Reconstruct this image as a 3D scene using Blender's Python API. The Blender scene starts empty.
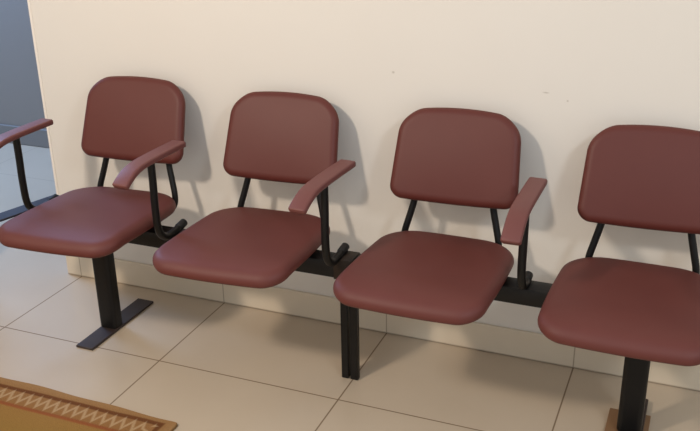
import bpy, bmesh, math
from mathutils import Vector, Matrix
S = bpy.context.scene
COL = S.collection

# ------------------------------------------------------------------ helpers
def srgb(r, g, b):
    def c(v):
        v /= 255.0
        return v / 12.92 if v <= .04045 else ((v + .055) / 1.055) ** 2.4
    return (c(r), c(g), c(b), 1)

def link(name, me, mat=None, parent=None, smooth=True):
    o = bpy.data.objects.new(name, me)
    COL.objects.link(o)
    if mat: me.materials.append(mat)
    if parent: o.parent = parent
    if smooth:
        for p in me.polygons: p.use_smooth = True
    return o

def build(name, bm, mat, parent=None, smooth=True, sharp=None):
    bmesh.ops.remove_doubles(bm, verts=bm.verts, dist=1e-6)
    bmesh.ops.recalc_face_normals(bm, faces=bm.faces)
    me = bpy.data.meshes.new(name)
    bm.to_mesh(me); bm.free()
    o = link(name, me, mat, parent, smooth)
    if sharp is not None:
        try: me.set_sharp_from_angle(angle=math.radians(sharp))
        except Exception: pass
    return o

def box(bm, x0, x1, y0, y1, z0, z1, bev=0.0, seg=2):
    b = bmesh.new()
    bmesh.ops.create_cube(b, size=1)
    for v in b.verts:
        v.co = Vector((x0 + (v.co.x + .5) * (x1 - x0), y0 + (v.co.y + .5) * (y1 - y0), z0 + (v.co.z + .5) * (z1 - z0)))
    if bev:
        bmesh.ops.bevel(b, geom=list(b.edges), offset=bev, segments=seg, profile=.5, affect='EDGES')
    merge(bm, b)

def merge(bm, b):
    vm = {}
    for v in b.verts: vm[v] = bm.verts.new(v.co)
    for f in b.faces:
        try: bm.faces.new([vm[v] for v in f.verts])
        except ValueError: pass
    b.free()

def smooth_path(pts, n=8):
    P = [Vector(p) for p in pts]
    P = [P[0] * 2 - P[1]] + P + [P[-1] * 2 - P[-2]]
    out = []
    for i in range(1, len(P) - 2):
        a, b, c, d = P[i - 1:i + 3]
        for k in range(n):
            t = k / n
            out.append(.5 * ((2 * b) + (c - a) * t + (2 * a - 5 * b + 4 * c - d) * t * t + (3 * b - a - 3 * c + d) * t ** 3))
    out.append(P[-2].copy())
    return out

def tube(bm, path, r, seg=16, cap_round=True):
    """round steel tube along a path, ends slightly rounded"""
    n = len(path)
    T = [(path[min(i + 1, n - 1)] - path[max(i - 1, 0)]).normalized() for i in range(n)]
    u = T[0].orthogonal().normalized()
    rings = []
    def ring(c, u, w, rr):
        return [bm.verts.new(c + (u * math.cos(a) + w * math.sin(a)) * rr) for a in [2 * math.pi * k / seg for k in range(seg)]]
    for i in range(n):
        u = (u - T[i] * u.dot(T[i])).normalized(); w = T[i].cross(u)
        if i == 0:
            rings.append(ring(path[0] - T[0] * .003, u, w, r * .75))
        rings.append(ring(path[i], u, w, r))
        if i == n - 1:
            rings.append(ring(path[i] + T[i] * .003, u, w, r * .75))
    for a, b in zip(rings, rings[1:]):
        for k in range(seg): bm.faces.new((a[k], a[(k + 1) % seg], b[(k + 1) % seg], b[k]))
    bm.faces.new(rings[0][::-1]); bm.faces.new(rings[-1])

def rounded_outline(corners, n_arc=10, n_edge=8, bulge=0.0):
    """corners: (x, y, radius) counter-clockwise; returns a closed 2D outline with arcs and slightly bowed edges"""
    m = len(corners); arcs = []
    for i in range(m):
        p = Vector(corners[i][:2]); r = corners[i][2]
        a = (Vector(corners[i - 1][:2]) - p).normalized(); b = (Vector(corners[(i + 1) % m][:2]) - p).normalized()
        half = math.acos(max(-1, min(1, a.dot(b)))) / 2
        d = r / math.tan(half); c = p + (a + b).normalized() * (r / math.sin(half))
        s = p + a * d; e = p + b * d
        a0 = math.atan2(s.y - c.y, s.x - c.x); a1 = math.atan2(e.y - c.y, e.x - c.x)
        while a1 < a0: a1 += 2 * math.pi
        arcs.append([c + Vector((math.cos(a0 + (a1 - a0) * k / n_arc), math.sin(a0 + (a1 - a0) * k / n_arc))) * r for k in range(n_arc + 1)])
    out = []
    for i in range(m):
        out += arcs[i]
        s = arcs[i][-1]; e = arcs[(i + 1) % m][0]
        for k in range(1, n_edge): out.append(s.lerp(e, k / n_edge))
    if bulge:
        cx = sum(p.x for p in out) / len(out); cy = sum(p.y for p in out) / len(out)
        hx = max(abs(p.x - cx) for p in out); hy = max(abs(p.y - cy) for p in out)
        for p in out:
            nx = (p.x - cx) / hx; ny = (p.y - cy) / hy
            p.x += bulge * nx * max(0, 1 - ny * ny); p.y += bulge * ny * max(0, 1 - nx * nx)
    return out

def pad(bm, outline, th, rnd, fn, edge=None):
    """upholstered pad: outline in (u, v), thickness along w; fn maps (u, v, w) to a point"""
    n = len(outline)
    cen = sum(outline, Vector((0, 0))) / n
    nor = []
    for i in range(n):
        t = (outline[(i + 1) % n] - outline[i - 1]).normalized(); nor.append(Vector((t.y, -t.x)))
    K = 8; edge = edge or rnd
    low = [(edge * (1 - math.sin(math.pi / 2 * k / K)), -th / 2 + rnd * (1 - math.cos(math.pi / 2 * k / K))) for k in range(K + 1)]
    high = [(d, -w) for d, w in low[::-1]]
    rings = []
    def ring(d, s, w):
        vs = []
        for i in range(n):
            p = outline[i] - nor[i] * d
            p = cen + (p - cen) * s
            vs.append(bm.verts.new(fn(p.x, p.y, w)))
        return vs
    inner = [.96, .90, .82, .72, .60, .46, .32, .18, .07]
    for s in inner[::-1]: rings.append(ring(edge, s, -th / 2))
    for d, w in low: rings.append(ring(d, 1, w))
    for d, w in high: rings.append(ring(d, 1, w))
    for s in inner: rings.append(ring(edge, s, th / 2))
    for a, b in zip(rings, rings[1:]):
        for k in range(n): bm.faces.new((a[k], a[(k + 1) % n], b[(k + 1) % n], b[k]))
    bm.faces.new(rings[0][::-1]); bm.faces.new(rings[-1])

# ------------------------------------------------------------------ materials
def mat_new(name):
    m = bpy.data.materials.new(name); m.use_nodes = True
    nt = m.node_tree; b = nt.nodes['Principled BSDF']
    return m, nt, b
def N(nt, t, **kw):
    n = nt.nodes.new(t)
    for k, v in kw.items(): setattr(n, k, v)
    return n
def math_node(nt, op, a, b=None, c=None):
    n = N(nt, 'ShaderNodeMath', operation=op)
    for i, v in enumerate((a, b, c)):
        if v is None: continue
        if isinstance(v, (int, float)): n.inputs[i].default_value = v
        else: nt.links.new(v, n.inputs[i])
    return n.outputs[0]
def mix(nt, fac, a, b):
    n = N(nt, 'ShaderNodeMix', data_type='RGBA')
    for i, v in ((0, fac), (6, a), (7, b)):
        if isinstance(v, (int, float, tuple)): n.inputs[i].default_value = v
        else: nt.links.new(v, n.inputs[i])
    return n.outputs[2]
def noise(nt, scale, detail=3, rough=.5, vec=None):
    n = N(nt, 'ShaderNodeTexNoise'); n.inputs['Scale'].default_value = scale
    n.inputs['Detail'].default_value = detail; n.inputs['Roughness'].default_value = rough
    if vec is None: vec = N(nt, 'ShaderNodeTexCoord').outputs['Object']
    nt.links.new(vec, n.inputs['Vector'])
    return n.outputs['Fac']
def ramp_range(nt, sock, f0, f1, t0, t1):
    g = N(nt, 'ShaderNodeMapRange')
    for k, v in (('From Min', f0), ('From Max', f1), ('To Min', t0), ('To Max', t1)): g.inputs[k].default_value = v
    nt.links.new(sock, g.inputs['Value'])
    return g.outputs[0]
def bump(nt, b, h, strength, dist=.002):
    n = N(nt, 'ShaderNodeBump'); n.inputs['Strength'].default_value = strength; n.inputs['Distance'].default_value = dist
    nt.links.new(h, n.inputs['Height']); nt.links.new(n.outputs[0], b.inputs['Normal'])

def vinyl(name, c1, c2, rough):
    m, nt, b = mat_new(name)
    nt.links.new(mix(nt, noise(nt, 7, 3), c1, c2), b.inputs['Base Color'])
    b.inputs['Roughness'].default_value = rough
    b.inputs['Specular IOR Level'].default_value = .35
    bump(nt, b, noise(nt, 420, 2), .12, .001)
    return m
M_SEAT = vinyl('maroon_vinyl', srgb(101, 51, 45), srgb(91, 44, 39), .55)
M_BACK = vinyl('maroon_vinyl_back', srgb(95, 44, 37), srgb(87, 39, 33), .5)
M_ARM = vinyl('maroon_arm_plastic', srgb(112, 66, 62), srgb(102, 58, 55), .48)

def steel(name, c, c2, rough, scale=30):
    m, nt, b = mat_new(name)
    nt.links.new(mix(nt, noise(nt, scale, 4), c, c2), b.inputs['Base Color'])
    b.inputs['Roughness'].default_value = rough
    b.inputs['Specular IOR Level'].default_value = .3
    return m
M_STEEL = steel('black_steel', srgb(18, 16, 15), srgb(13, 12, 11), .42)
M_FOOT = steel('dark_worn_steel', srgb(60, 49, 45), srgb(46, 37, 34), .45)
M_CAP = steel('black_rubber', srgb(34, 31, 30), srgb(26, 24, 23), .6)
M_BRACKET = steel('dark_purplish_steel', srgb(36, 30, 38), srgb(28, 23, 30), .5)
M_JOINT = steel('brown_worn_steel', srgb(24, 20, 17), srgb(50, 37, 28), .5, 60)

def wall_mat():
    m, nt, b = mat_new('cream_plaster')
    c = mix(nt, noise(nt, 1.6, 4, .6), srgb(226, 221, 213), srgb(221, 215, 206))
    # a few small scuffs on the plaster, at their real places on the wall
    pos = N(nt, 'ShaderNodeNewGeometry').outputs['Position']
    tot = None
    for (x, z, sx, sz) in ((1.218, .86, .006, .005), (1.66, .838, .012, .003), (1.72, .82, .004, .004)):
        mp = N(nt, 'ShaderNodeMapping'); mp.vector_type = 'POINT'
        mp.inputs['Location'].default_value = (-x / sx, 0, -z / sz); mp.inputs['Scale'].default_value = (1 / sx, 0, 1 / sz)
        nt.links.new(pos, mp.inputs['Vector'])
        ln = N(nt, 'ShaderNodeVectorMath', operation='LENGTH'); nt.links.new(mp.outputs[0], ln.inputs[0])
        v = math_node(nt, 'SUBTRACT', 1.0, ln.outputs['Value']); v.node.use_clamp = True
        tot = v if tot is None else math_node(nt, 'MAXIMUM', tot, v)
    c = mix(nt, math_node(nt, 'MULTIPLY', tot, .6), c, srgb(150, 138, 122))
    nt.links.new(c, b.inputs['Base Color'])
    b.inputs['Roughness'].default_value = .75; b.inputs['Specular IOR Level'].default_value = .25
    bump(nt, b, noise(nt, 35, 5, .6), .10, .003)
    return m
M_WALL = wall_mat()

def tile_mat():
    """60 cm glazed floor tiles; joints at x = k*0.6 and y = -0.412 + k*0.6 in metres"""
    m, nt, b = mat_new('beige_floor_tiles')
    pos = N(nt, 'ShaderNodeNewGeometry').outputs['Position']
    sp = N(nt, 'ShaderNodeSeparateXYZ'); nt.links.new(pos, sp.inputs[0])
    def edge(sock, off):
        v = math_node(nt, 'MODULO', math_node(nt, 'ADD', sock, 60 + off), .6)
        return math_node(nt, 'MINIMUM', v, math_node(nt, 'SUBTRACT', .6, v))
    d = math_node(nt, 'MINIMUM', edge(sp.outputs[0], 0), edge(sp.outputs[1], .412))
    g = ramp_range(nt, d, .0012, .0030, 1, 0)
    g = math_node(nt, 'MULTIPLY', g, ramp_range(nt, sp.outputs[1], .02, .15, 1, .3))     # corridor joints fade out: the glare there is put into the colour
    c = mix(nt, noise(nt, 3.5, 4, .6, pos), srgb(196, 180, 159), srgb(188, 171, 149))
    c = mix(nt, g, c, srgb(126, 106, 84))
    nt.links.new(c, b.inputs['Base Color'])
    nt.links.new(math_node(nt, 'MULTIPLY_ADD', g, .5, .3), b.inputs['Roughness'])
    b.inputs['Specular IOR Level'].default_value = .4
    bump(nt, b, math_node(nt, 'SUBTRACT', 1.0, g), .3, .001)
    return m
M_TILE = tile_mat()

def base_mat():
    m, nt, b = mat_new('beige_skirting_tiles')
    pos = N(nt, 'ShaderNodeNewGeometry').outputs['Position']
    sp = N(nt, 'ShaderNodeSeparateXYZ'); nt.links.new(pos, sp.inputs[0])
    v = math_node(nt, 'MODULO', math_node(nt, 'ADD', sp.outputs[0], 60), .6)
    d = math_node(nt, 'MINIMUM', v, math_node(nt, 'SUBTRACT', .6, v))
    g = ramp_range(nt, d, .001, .0025, .6, 0)
    c = mix(nt, noise(nt, 4, 3), srgb(220, 208, 188), srgb(212, 198, 176))
    h = ramp_range(nt, sp.outputs[2], .002, .007, .7, 0)      # dark joint where the skirting meets the floor
    c = mix(nt, math_node(nt, 'MAXIMUM', g, h), c, srgb(120, 98, 72))
    nt.links.new(c, b.inputs['Base Color']); b.inputs['Roughness'].default_value = .4
    return m
M_BASE = base_mat()

def plain(name, c, rough=.6, var=.06):
    m, nt, b = mat_new(name)
    c2 = tuple(v * (1 - var) for v in c[:3]) + (1,)
    nt.links.new(mix(nt, noise(nt, 3, 3), c, c2), b.inputs['Base Color']); b.inputs['Roughness'].default_value = rough
    return m
M_FAR = plain('grey_blue_paint', srgb(140, 135, 130), .7)
M_FARB = plain('grey_blue_skirting', srgb(126, 124, 122), .5)
M_BEAD = plain('white_corner_bead', srgb(238, 230, 220), .5)
M_WOOD = plain('brown_wood', srgb(140, 104, 70), .6, .3)

def rug_mat(hx, hy):
    m, nt, b = mat_new('woven_rug')
    tc = N(nt, 'ShaderNodeTexCoord').outputs['Object']
    sp = N(nt, 'ShaderNodeSeparateXYZ'); nt.links.new(tc, sp.inputs[0])
    wob = math_node(nt, 'MULTIPLY', math_node(nt, 'SUBTRACT', noise(nt, 9, 2), .5), .006)
    dx = math_node(nt, 'SUBTRACT', hx, math_node(nt, 'ABSOLUTE', sp.outputs[0]))
    dy = math_node(nt, 'SUBTRACT', hy, math_node(nt, 'ABSOLUTE', sp.outputs[1]))
    d = math_node(nt, 'ADD', math_node(nt, 'MINIMUM', dx, dy), wob)
    horiz = math_node(nt, 'LESS_THAN', dy, dx)
    along = math_node(nt, 'ADD', math_node(nt, 'MULTIPLY', horiz, sp.outputs[0]),
                      math_node(nt, 'MULTIPLY', math_node(nt, 'SUBTRACT', 1.0, horiz), sp.outputs[1]))
    ramp = N(nt, 'ShaderNodeValToRGB'); ramp.color_ramp.interpolation = 'LINEAR'
    nt.links.new(math_node(nt, 'MULTIPLY', d, 5.0), ramp.inputs[0])      # 0..0.2 m
    stops = [(0.0, (128, 96, 62)), (.012, (160, 124, 84)), (.150, (152, 114, 74)), (.175, (106, 64, 38)), (.225, (100, 60, 36)), (.25, (146, 106, 68)),
             (.50, (144, 104, 64)), (.53, (138, 80, 48)), (.565, (142, 80, 48)), (.60, (148, 112, 62)), (1.0, (142, 110, 58))]
    el = ramp.color_ramp.elements
    while len(el) > 1: el.remove(el[-1])
    el[0].position = 0; el[0].color = srgb(*stops[0][1])
    for p, c in stops[1:]:
        e = el.new(p); e.color = srgb(*c)
    # cream zigzag in the band between 5 and 10 cm from the edge
    tri = math_node(nt, 'PINGPONG', math_node(nt, 'ADD', along, 10), .016)
    centre = math_node(nt, 'MULTIPLY_ADD', tri, 2.4, .053)
    zz = math_node(nt, 'ABSOLUTE', math_node(nt, 'SUBTRACT', d, centre))
    c = mix(nt, ramp_range(nt, zz, .004, .017, .5, 0), ramp.outputs[0], srgb(206, 180, 142))
    w = noise(nt, 260, 2)
    c = mix(nt, math_node(nt, 'MULTIPLY', w, .35), c, srgb(110, 78, 44))
    nt.links.new(c, b.inputs['Base Color']); b.inputs['Roughness'].default_value = .95
    b.inputs['Specular IOR Level'].default_value = .1
    bump(nt, b, w, .6, .003)
    return m

# ------------------------------------------------------------------ the setting
def structure(name, bm, mat):
    o = build(name, bm, mat, None, False)
    o['kind'] = 'structure'
    return o
bm = bmesh.new(); box(bm, -5, 6, -5, 1.2, -.1, 0); structure('floor', bm, M_TILE)
bm = bmesh.new(); box(bm, -.062, 6, 0, .14, 0, 2.7); structure('wall_back', bm, M_WALL)
bm = bmesh.new(); box(bm, -.50, -.37, -5, -.18, 0, 2.7); structure('wall_left_blocker', bm, M_WALL)  # unseen wall, added to keep the warm lamp off the corridor floor
bm = bmesh.new(); box(bm, -5, 6, 1.2, 1.35, 0, 2.7); structure('wall_corridor', bm, M_FAR)
bm = bmesh.new(); box(bm, -3.6, -3.5, -.18, 1.2, 0, 2.7); structure('wall_end_blocker', bm, M_FAR)  # unseen end wall, added to close the corridor against the room fill
bm = bmesh.new(); box(bm, -5, 6, -.18, 1.35, 2.7, 2.8); structure('ceiling_blocker', bm, M_BEAD)  # unseen slab over the corridor, added to block fill light from above
bm = bmesh.new(); box(bm, -.062, 6, -.010, -.0002, 0.0005, .095, .002, 1); structure('baseboard_back', bm, M_BASE)
bm = bmesh.new(); box(bm, -5, 6, 1.186, 1.1998, 0.0005, .10, .003, 1); structure('baseboard_corridor', bm, M_FARB)
bm = bmesh.new(); box(bm, -.066, -.056, -.003, .004, .096, 2.7, .001, 1); structure('trim_1', bm, M_BEAD)

# ------------------------------------------------------------------ rug
RX0, RX1, RY0, RY1 = -.26, .838, -1.95, -.664
rhx, rhy = (RX1 - RX0) / 2, (RY1 - RY0) / 2
bm = bmesh.new()
oc = rounded_outline([(-rhx, -rhy, .012), (rhx, -rhy, .012), (rhx, rhy, .012), (-rhx, rhy, .012)], 6, 60)
def ruged(p):
    # the edge wanders by a few millimetres
    q = p.copy()
    if p.y > rhy - .02: q.y += .0018 * math.sin(p.x * 9 + .6) + .0022 * math.sin(p.x * 23) - .010 * (p.x + .1) / rhx
    return q
oc = [ruged(p) for p in oc]
rings = []
for (s, z) in ((1, .0006), (1.0, .006), (.996, .009), (.97, .009), (.85, .009), (.6, .009), (.3, .009)):
    rings.append([bm.verts.new((p.x * s, p.y * s, z)) for p in oc])
for a, b in zip(rings, rings[1:]):
    for k in range(len(oc)): bm.faces.new((a[k], a[(k + 1) % len(oc)], b[(k + 1) % len(oc)], b[k]))
bm.faces.new(rings[0][::-1]); bm.faces.new(rings[-1])
rug = build('rug', bm, rug_mat(rhx, rhy), None, True, 40)
rug.location = ((RX0 + RX1) / 2, (RY0 + RY1) / 2, 0)
rug['label'] = 'ochre woven rug with brown border and cream zigzag band on the tiled floor'
rug['category'] = 'rug'

# ------------------------------------------------------------------ the bench
YB = -.29                       # beam line
bench = bpy.data.objects.new('beam_bench', None); COL.objects.link(bench)
bench.location = (1.18, YB, 0)
bench['label'] = 'row of four linked maroon vinyl chairs on a black steel beam against the cream wall'
bench['category'] = 'bench'
OFF = Vector((1.18, YB, 0))

# --- one chair, in coordinates relative to (chair centre x, wall plane, floor)
def seat_bm():
    ol = rounded_outline([(-.194, -.594, .062), (.194, -.594, .062), (.190, -.128, .105), (-.190, -.128, .105)], 12, 10, .008)
    def fn(u, v, w):
        # the seat slopes back a little, dips in the middle and rolls over at the front edge
        t = (v + .594) / .466
        z = .444 - .028 * t
        z -= .016 * max(0, 1 - t / .22) ** 2
        if w > 0: z += .004 * max(0, 1 - (u / .2) ** 4) * max(0, 1 - ((t - .5) / .5) ** 4) - .006 * max(0, 1 - (u / .15) ** 2) ** 2 * max(0, 1 - ((t - .58) / .36) ** 2) ** 2
        return Vector((u, v, z + w))
    bm = bmesh.new(); pad(bm, ol, .044, .0205, fn, .026)
    return bm
def back_bm():
    ol = rounded_outline([(-.184, -.124, .036), (.184, -.124, .036), (.170, .128, .074), (-.170, .128, .074)], 14, 10)
    for p in ol:
        if p.y > 0: p.y += .014 * max(0, 1 - (p.x / .15) ** 2) * (p.y / .128) ** 2
        else: p.y -= .004 * max(0, 1 - (p.x / .17) ** 2) * (p.y / .124) ** 2
    tl = math.atan(.39)
    c = Vector((0, 0, .654))
    ux = Vector((0, math.sin(tl), math.cos(tl))); wx = Vector((0, -math.cos(tl), math.sin(tl)))
    def fn(u, v, w):
        bow = .010 * (u / .19) ** 2          # the pad wraps forward slightly at its sides
        p = c + Vector((u, 0, 0)) + ux * v + wx * (w + bow)
        if w > 0:
            p += wx * .010 * max(0, 1 - (u / .19) ** 2) * max(0, 1 - (v / .145) ** 2)
        return p
    bm = bmesh.new(); pad(bm, ol, .034, .0168, fn, .021)
    return bm
def support_bm(s):
    o = -.004
    pts = [(o + s * .085, -.215, .398), (o + s * .100, -.10, .384), (o + s * .126, -.055, .382), (o + s * .137, -.036, .398), (o + s * .137, -.030, .43),
           (o + s * .126, -.020, .475), (o + s * .113, -.008, .530), (o + s * .106, .012, .59), (o + s * .10, .034, .64)]
    bm = bmesh.new(); tube(bm, smooth_path(pts, 6), .0098)
    return bm

CX = [.377, .906, 1.449, 1.968]
TURN = [4.0, 3.4, 0, 0]         # the two left chairs sit slightly turned on the beam
BACK = [(.018, .005, 0), (.009, 0, 0), (-.006, 0, 3.0), (.001, .003, 3.3)]     # how far each backrest stands off centre: x, z, turn
chair0 = bpy.data.objects.new('chair', None); COL.objects.link(chair0)
chair0.parent = bench
for nm, b, m in (('seat', seat_bm(), M_SEAT), ('backrest', back_bm(), M_BACK),
                 ('back_support', support_bm(-1), M_STEEL), ('back_support', support_bm(1), M_STEEL)):
    build(nm, b, m, chair0)
def place(r, i):
    r.location = Vector((CX[i], YB, 0)) - OFF; r.rotation_euler.z = math.radians(TURN[i])
    for c in r.children:
        if c.name.startswith('seat'): c.location = (0, -YB, 0)
        else:
            c.location = (BACK[i][0], -YB - .100, BACK[i][1]); c.rotation_euler.z = math.radians(BACK[i][2])
src = list(chair0.children)
for i in range(1, 4):
    r = chair0.copy(); COL.objects.link(r)
    for ch in src:
        c = ch.copy(); COL.objects.link(c); c.parent = r
    place(r, i)
place(chair0, 0)

# --- armrests with their bent posts
def arm_bm(front, drop, turn):
    """flat moulded arm, straight at the rear and curling down at the front; local y runs to the rear, origin above the post"""
    prof = [(.145, .0125), (.10, .013), (.05, .0135), (0, .0135), (-.045, .0125), (-.078, .009), (-.104, .001), (-.126, -.011), (-.142, -.022), (-.155, -.033)]
    prof = [(a, b) if a > 0 else (a * front, .0135 - (.0135 - b) * drop) for a, b in prof]
    path = smooth_path([(0, a, b) for a, b in prof], 4)
    bm = bmesh.new(); rings = []
    n = len(path)
    sec = []
    hw, hh, r = .0245, .009, .006
    for cx, cz, a0 in ((hw - r, hh - r, 0), (-hw + r, hh - r, 90), (-hw + r, -hh + r, 180), (hw - r, -hh + r, 270)):
        for k in range(5):
            a = math.radians(a0 + 90 * k / 4); sec.append((cx + r * math.cos(a), cz + r * math.sin(a)))
    def ring(p, t, s):
        up = Vector((1, 0, 0)).cross(t).normalized()
        if up.z < 0 and abs(up.z) > abs(up.y): up = -up
        return [bm.verts.new(p + Vector((1, 0, 0)) * a * s + up * b * s) for a, b in sec]
    T = [(path[min(i + 1, n - 1)] - path[max(i - 1, 0)]).normalized() for i in range(n)]
    rings.append(ring(path[0] - T[0] * .004, T[0], .82))
    rings.append(ring(path[0] - T[0] * .002, T[0], .95))
    for i in range(n): rings.append(ring(path[i], T[i], 1.0))
    rings.append(ring(path[-1] + T[-1] * .002, T[-1], .95))
    rings.append(ring(path[-1] + T[-1] * .004, T[-1], .82))
    m = len(sec)
    for a, b in zip(rings, rings[1:]):
        for k in range(m): bm.faces.new((a[k], a[(k + 1) % m], b[(k + 1) % m], b[k]))
    bm.faces.new(rings[0][::-1]); bm.faces.new(rings[-1])
    bmesh.ops.rotate(bm, verts=bm.verts, cent=(0, 0, 0), matrix=Matrix.Rotation(math.radians(turn), 3, 'Z'))
    return bm
ARM_Z = .647
def post_bm(zb, L, dz):
    h = zb - ARM_Z
    pts = [(0, 0, .006), (0, 0, -.06), (0, -.002, -.13), (0, 0, h + .055), (0, .012, h + .022), (0, .040 * L, h + .003), (0, .075 * L, h + .002 + dz * .5), (0, .112 * L, h + .006 + dz)]
    bm = bmesh.new(); tube(bm, smooth_path(pts, 6), .0112)
    return bm
def cap_bm(zb, L, dz):
    h = zb - ARM_Z
    bm = bmesh.new()
    tube(bm, [Vector((0, .104 * L, h + .006 + dz)), Vector((0, .120 * L, h + .008 + dz)), Vector((0, .120 * L + .016, h + .0105 + dz))], .0125)
    return bm
def arm(x, y, zb, L=1.0, dz=0.0, front=1.0, drop=1.0, turn=0.0):
    a = build('armrest', arm_bm(front, drop, turn), M_ARM, bench); a.location = Vector((x, y, ARM_Z)) - OFF
    build('arm_post', post_bm(zb, L, dz), M_STEEL, a)
    build('end_cap', cap_bm(zb, L, dz), M_CAP, a)
    return a
BL, BR = (.338, .389), (.350, .398)      # beam heights, left and right length
arm(.116, -.345, BL[1] + .004)
arm(.638, -.400, BL[1] + .012, front=.93, drop=.72, turn=-.6)
arm(1.167, -.394, BL[1] + .012, front=.96, drop=.68, turn=-3)
arm(1.692, -.358, BR[1] + .012, .70, -.010)
arm(2.228, -.37, BR[1] + .012)

# --- beam lengths, joint, end bracket
bm = bmesh.new(); box(bm, .085, 1.172, YB - .03, YB + .03, BL[0], BL[1], .003, 2); o = build('beam', bm, M_STEEL, bench, True, 40); o.location = -OFF
bm = bmesh.new(); box(bm, 1.192, 2.275, YB - .03, YB + .03, BR[0], BR[1], .003, 2); o = build('beam', bm, M_STEEL, bench, True, 40); o.location = -OFF
bm = bmesh.new(); box(bm, 1.155, 1.212, YB - .033, YB + .033, .335, .400, .003, 2); o = build('joint_bracket', bm, M_JOINT, bench, True, 40); o.location = -OFF
# flat bar under the left end of the row, set a little askew, that carries the left arm post
bm = bmesh.new(); box(bm, -.028, .028, -.135, .120, BL[1] - .001, BL[1] + .006, .002, 1); o = build('end_bracket', bm, M_BRACKET, bench, True, 40)
o.location = Vector((.071, -.289, 0)) - OFF; o.rotation_euler.z = math.radians(-16)

# --- legs
def column_bm(x, ztop, zbot):
    ol = rounded_outline([(-.032, -.024, .014), (.032, -.024, .014), (.032, .024, .014), (-.032, .024, .014)], 6, 2)
    bm = bmesh.new()
    r0 = [bm.verts.new((x + p.x, YB + .005 + p.y, zbot)) for p in ol]; r1 = [bm.verts.new((x + p.x, YB + .005 + p.y, ztop)) for p in ol]
    for k in range(len(ol)): bm.faces.new((r0[k], r0[(k + 1) % len(ol)], r1[(k + 1) % len(ol)], r1[k]))
    bm.faces.new(r0[::-1]); bm.faces.new(r1)
    return bm
for x, dx, zt, lift, rear in ((.334, .004, BL[0] + .004, 0.0, -.095), (1.993, .004, BR[0] + .004, .0105, -.128)):
    c = build('column_leg', column_bm(x, zt, .007 + lift), M_STEEL, bench, True, 40); c.location = -OFF
    bm = bmesh.new(); box(bm, x + dx - .032, x + dx + .032, -.437, rear, .0006 + lift, .0085 + lift, .002, 1)
    build('foot_bar', bm, M_FOOT, c, True, 40)
for x0, x1, z in ((1.165, 1.187, BL[0] + .004), (1.193, 1.2165, BL[0] + .004)):
    bm = bmesh.new(); box(bm, x0, x1, YB - .013, YB + .007, .0006, z, .002, 1)
    o = build('end_leg', bm, M_STEEL, bench, True, 40); o.location = -OFF

# --- piece of wood under the right foot
bm = bmesh.new(); box(bm, 1.932, 2.042, -.330, -.195, .0005, .0105, .002, 2)
w = build('wooden_block', bm, M_WOOD, None, True, 40)
w['label'] = 'small flat brown wooden block on the floor under the right bench leg'
w['category'] = 'block'

# ------------------------------------------------------------------ light
def area(name, loc, target, size, power, col, shape='DISK', sy=None):
    l = bpy.data.lights.new(name, 'AREA'); l.energy = power; l.color = col; l.shape = shape; l.size = size
    if sy: l.size_y = sy
    o = bpy.data.objects.new(name, l); COL.objects.link(o); o.location = loc
    o.rotation_euler = (Vector(target) - Vector(loc)).to_track_quat('-Z', 'Y').to_euler()
    return o
area('warm_ceiling_lamp', (.2, -2.5, 2.35), (.9, 0, .5), .24, 41, (1, .85, .70))
area('cool_ceiling_lamp', (3.3, -2.3, 2.3), (1.6, 0, .5), .40, 19, (.84, .93, 1))
area('corridor_daylight', (-1.7, .62, 2.1), (-.9, .55, 0), .7, 62, (.34, .56, 1), 'RECTANGLE', 1.2)
W = bpy.data.worlds.new('room_fill'); S.world = W; W.use_nodes = True
bg = W.node_tree.nodes['Background']; bg.inputs[0].default_value = (.94, .97, 1, 1); bg.inputs[1].default_value = .72

# ------------------------------------------------------------------ camera
f, C, yaw, pitch, roll, sx, sy = 902.4517, Vector((2.0808, -2.4136, 1.476)), .3771, -.3947, -.0108, 14.79, 1.53
F = Vector((-math.sin(yaw) * math.cos(pitch), math.cos(yaw) * math.cos(pitch), math.sin(pitch)))
R0 = Vector((math.cos(yaw), math.sin(yaw), 0)); U0 = R0.cross(F)
A = R0 * math.cos(roll) + U0 * math.sin(roll); B = -R0 * math.sin(roll) + U0 * math.cos(roll)
cam = bpy.data.cameras.new('camera'); co = bpy.data.objects.new('camera', cam); COL.objects.link(co)
m = Matrix((A, B, -F)).transposed().to_4x4(); m.translation = C
co.matrix_world = m
cam.sensor_width = 36; cam.lens = f / 700 * 36
cam.shift_x = -sx / 700; cam.shift_y = sy / 700
cam.clip_start = .02
S.camera = co
S.view_settings.view_transform = 'Standard'
S.view_settings.look = 'None'
S.view_settings.exposure = .03
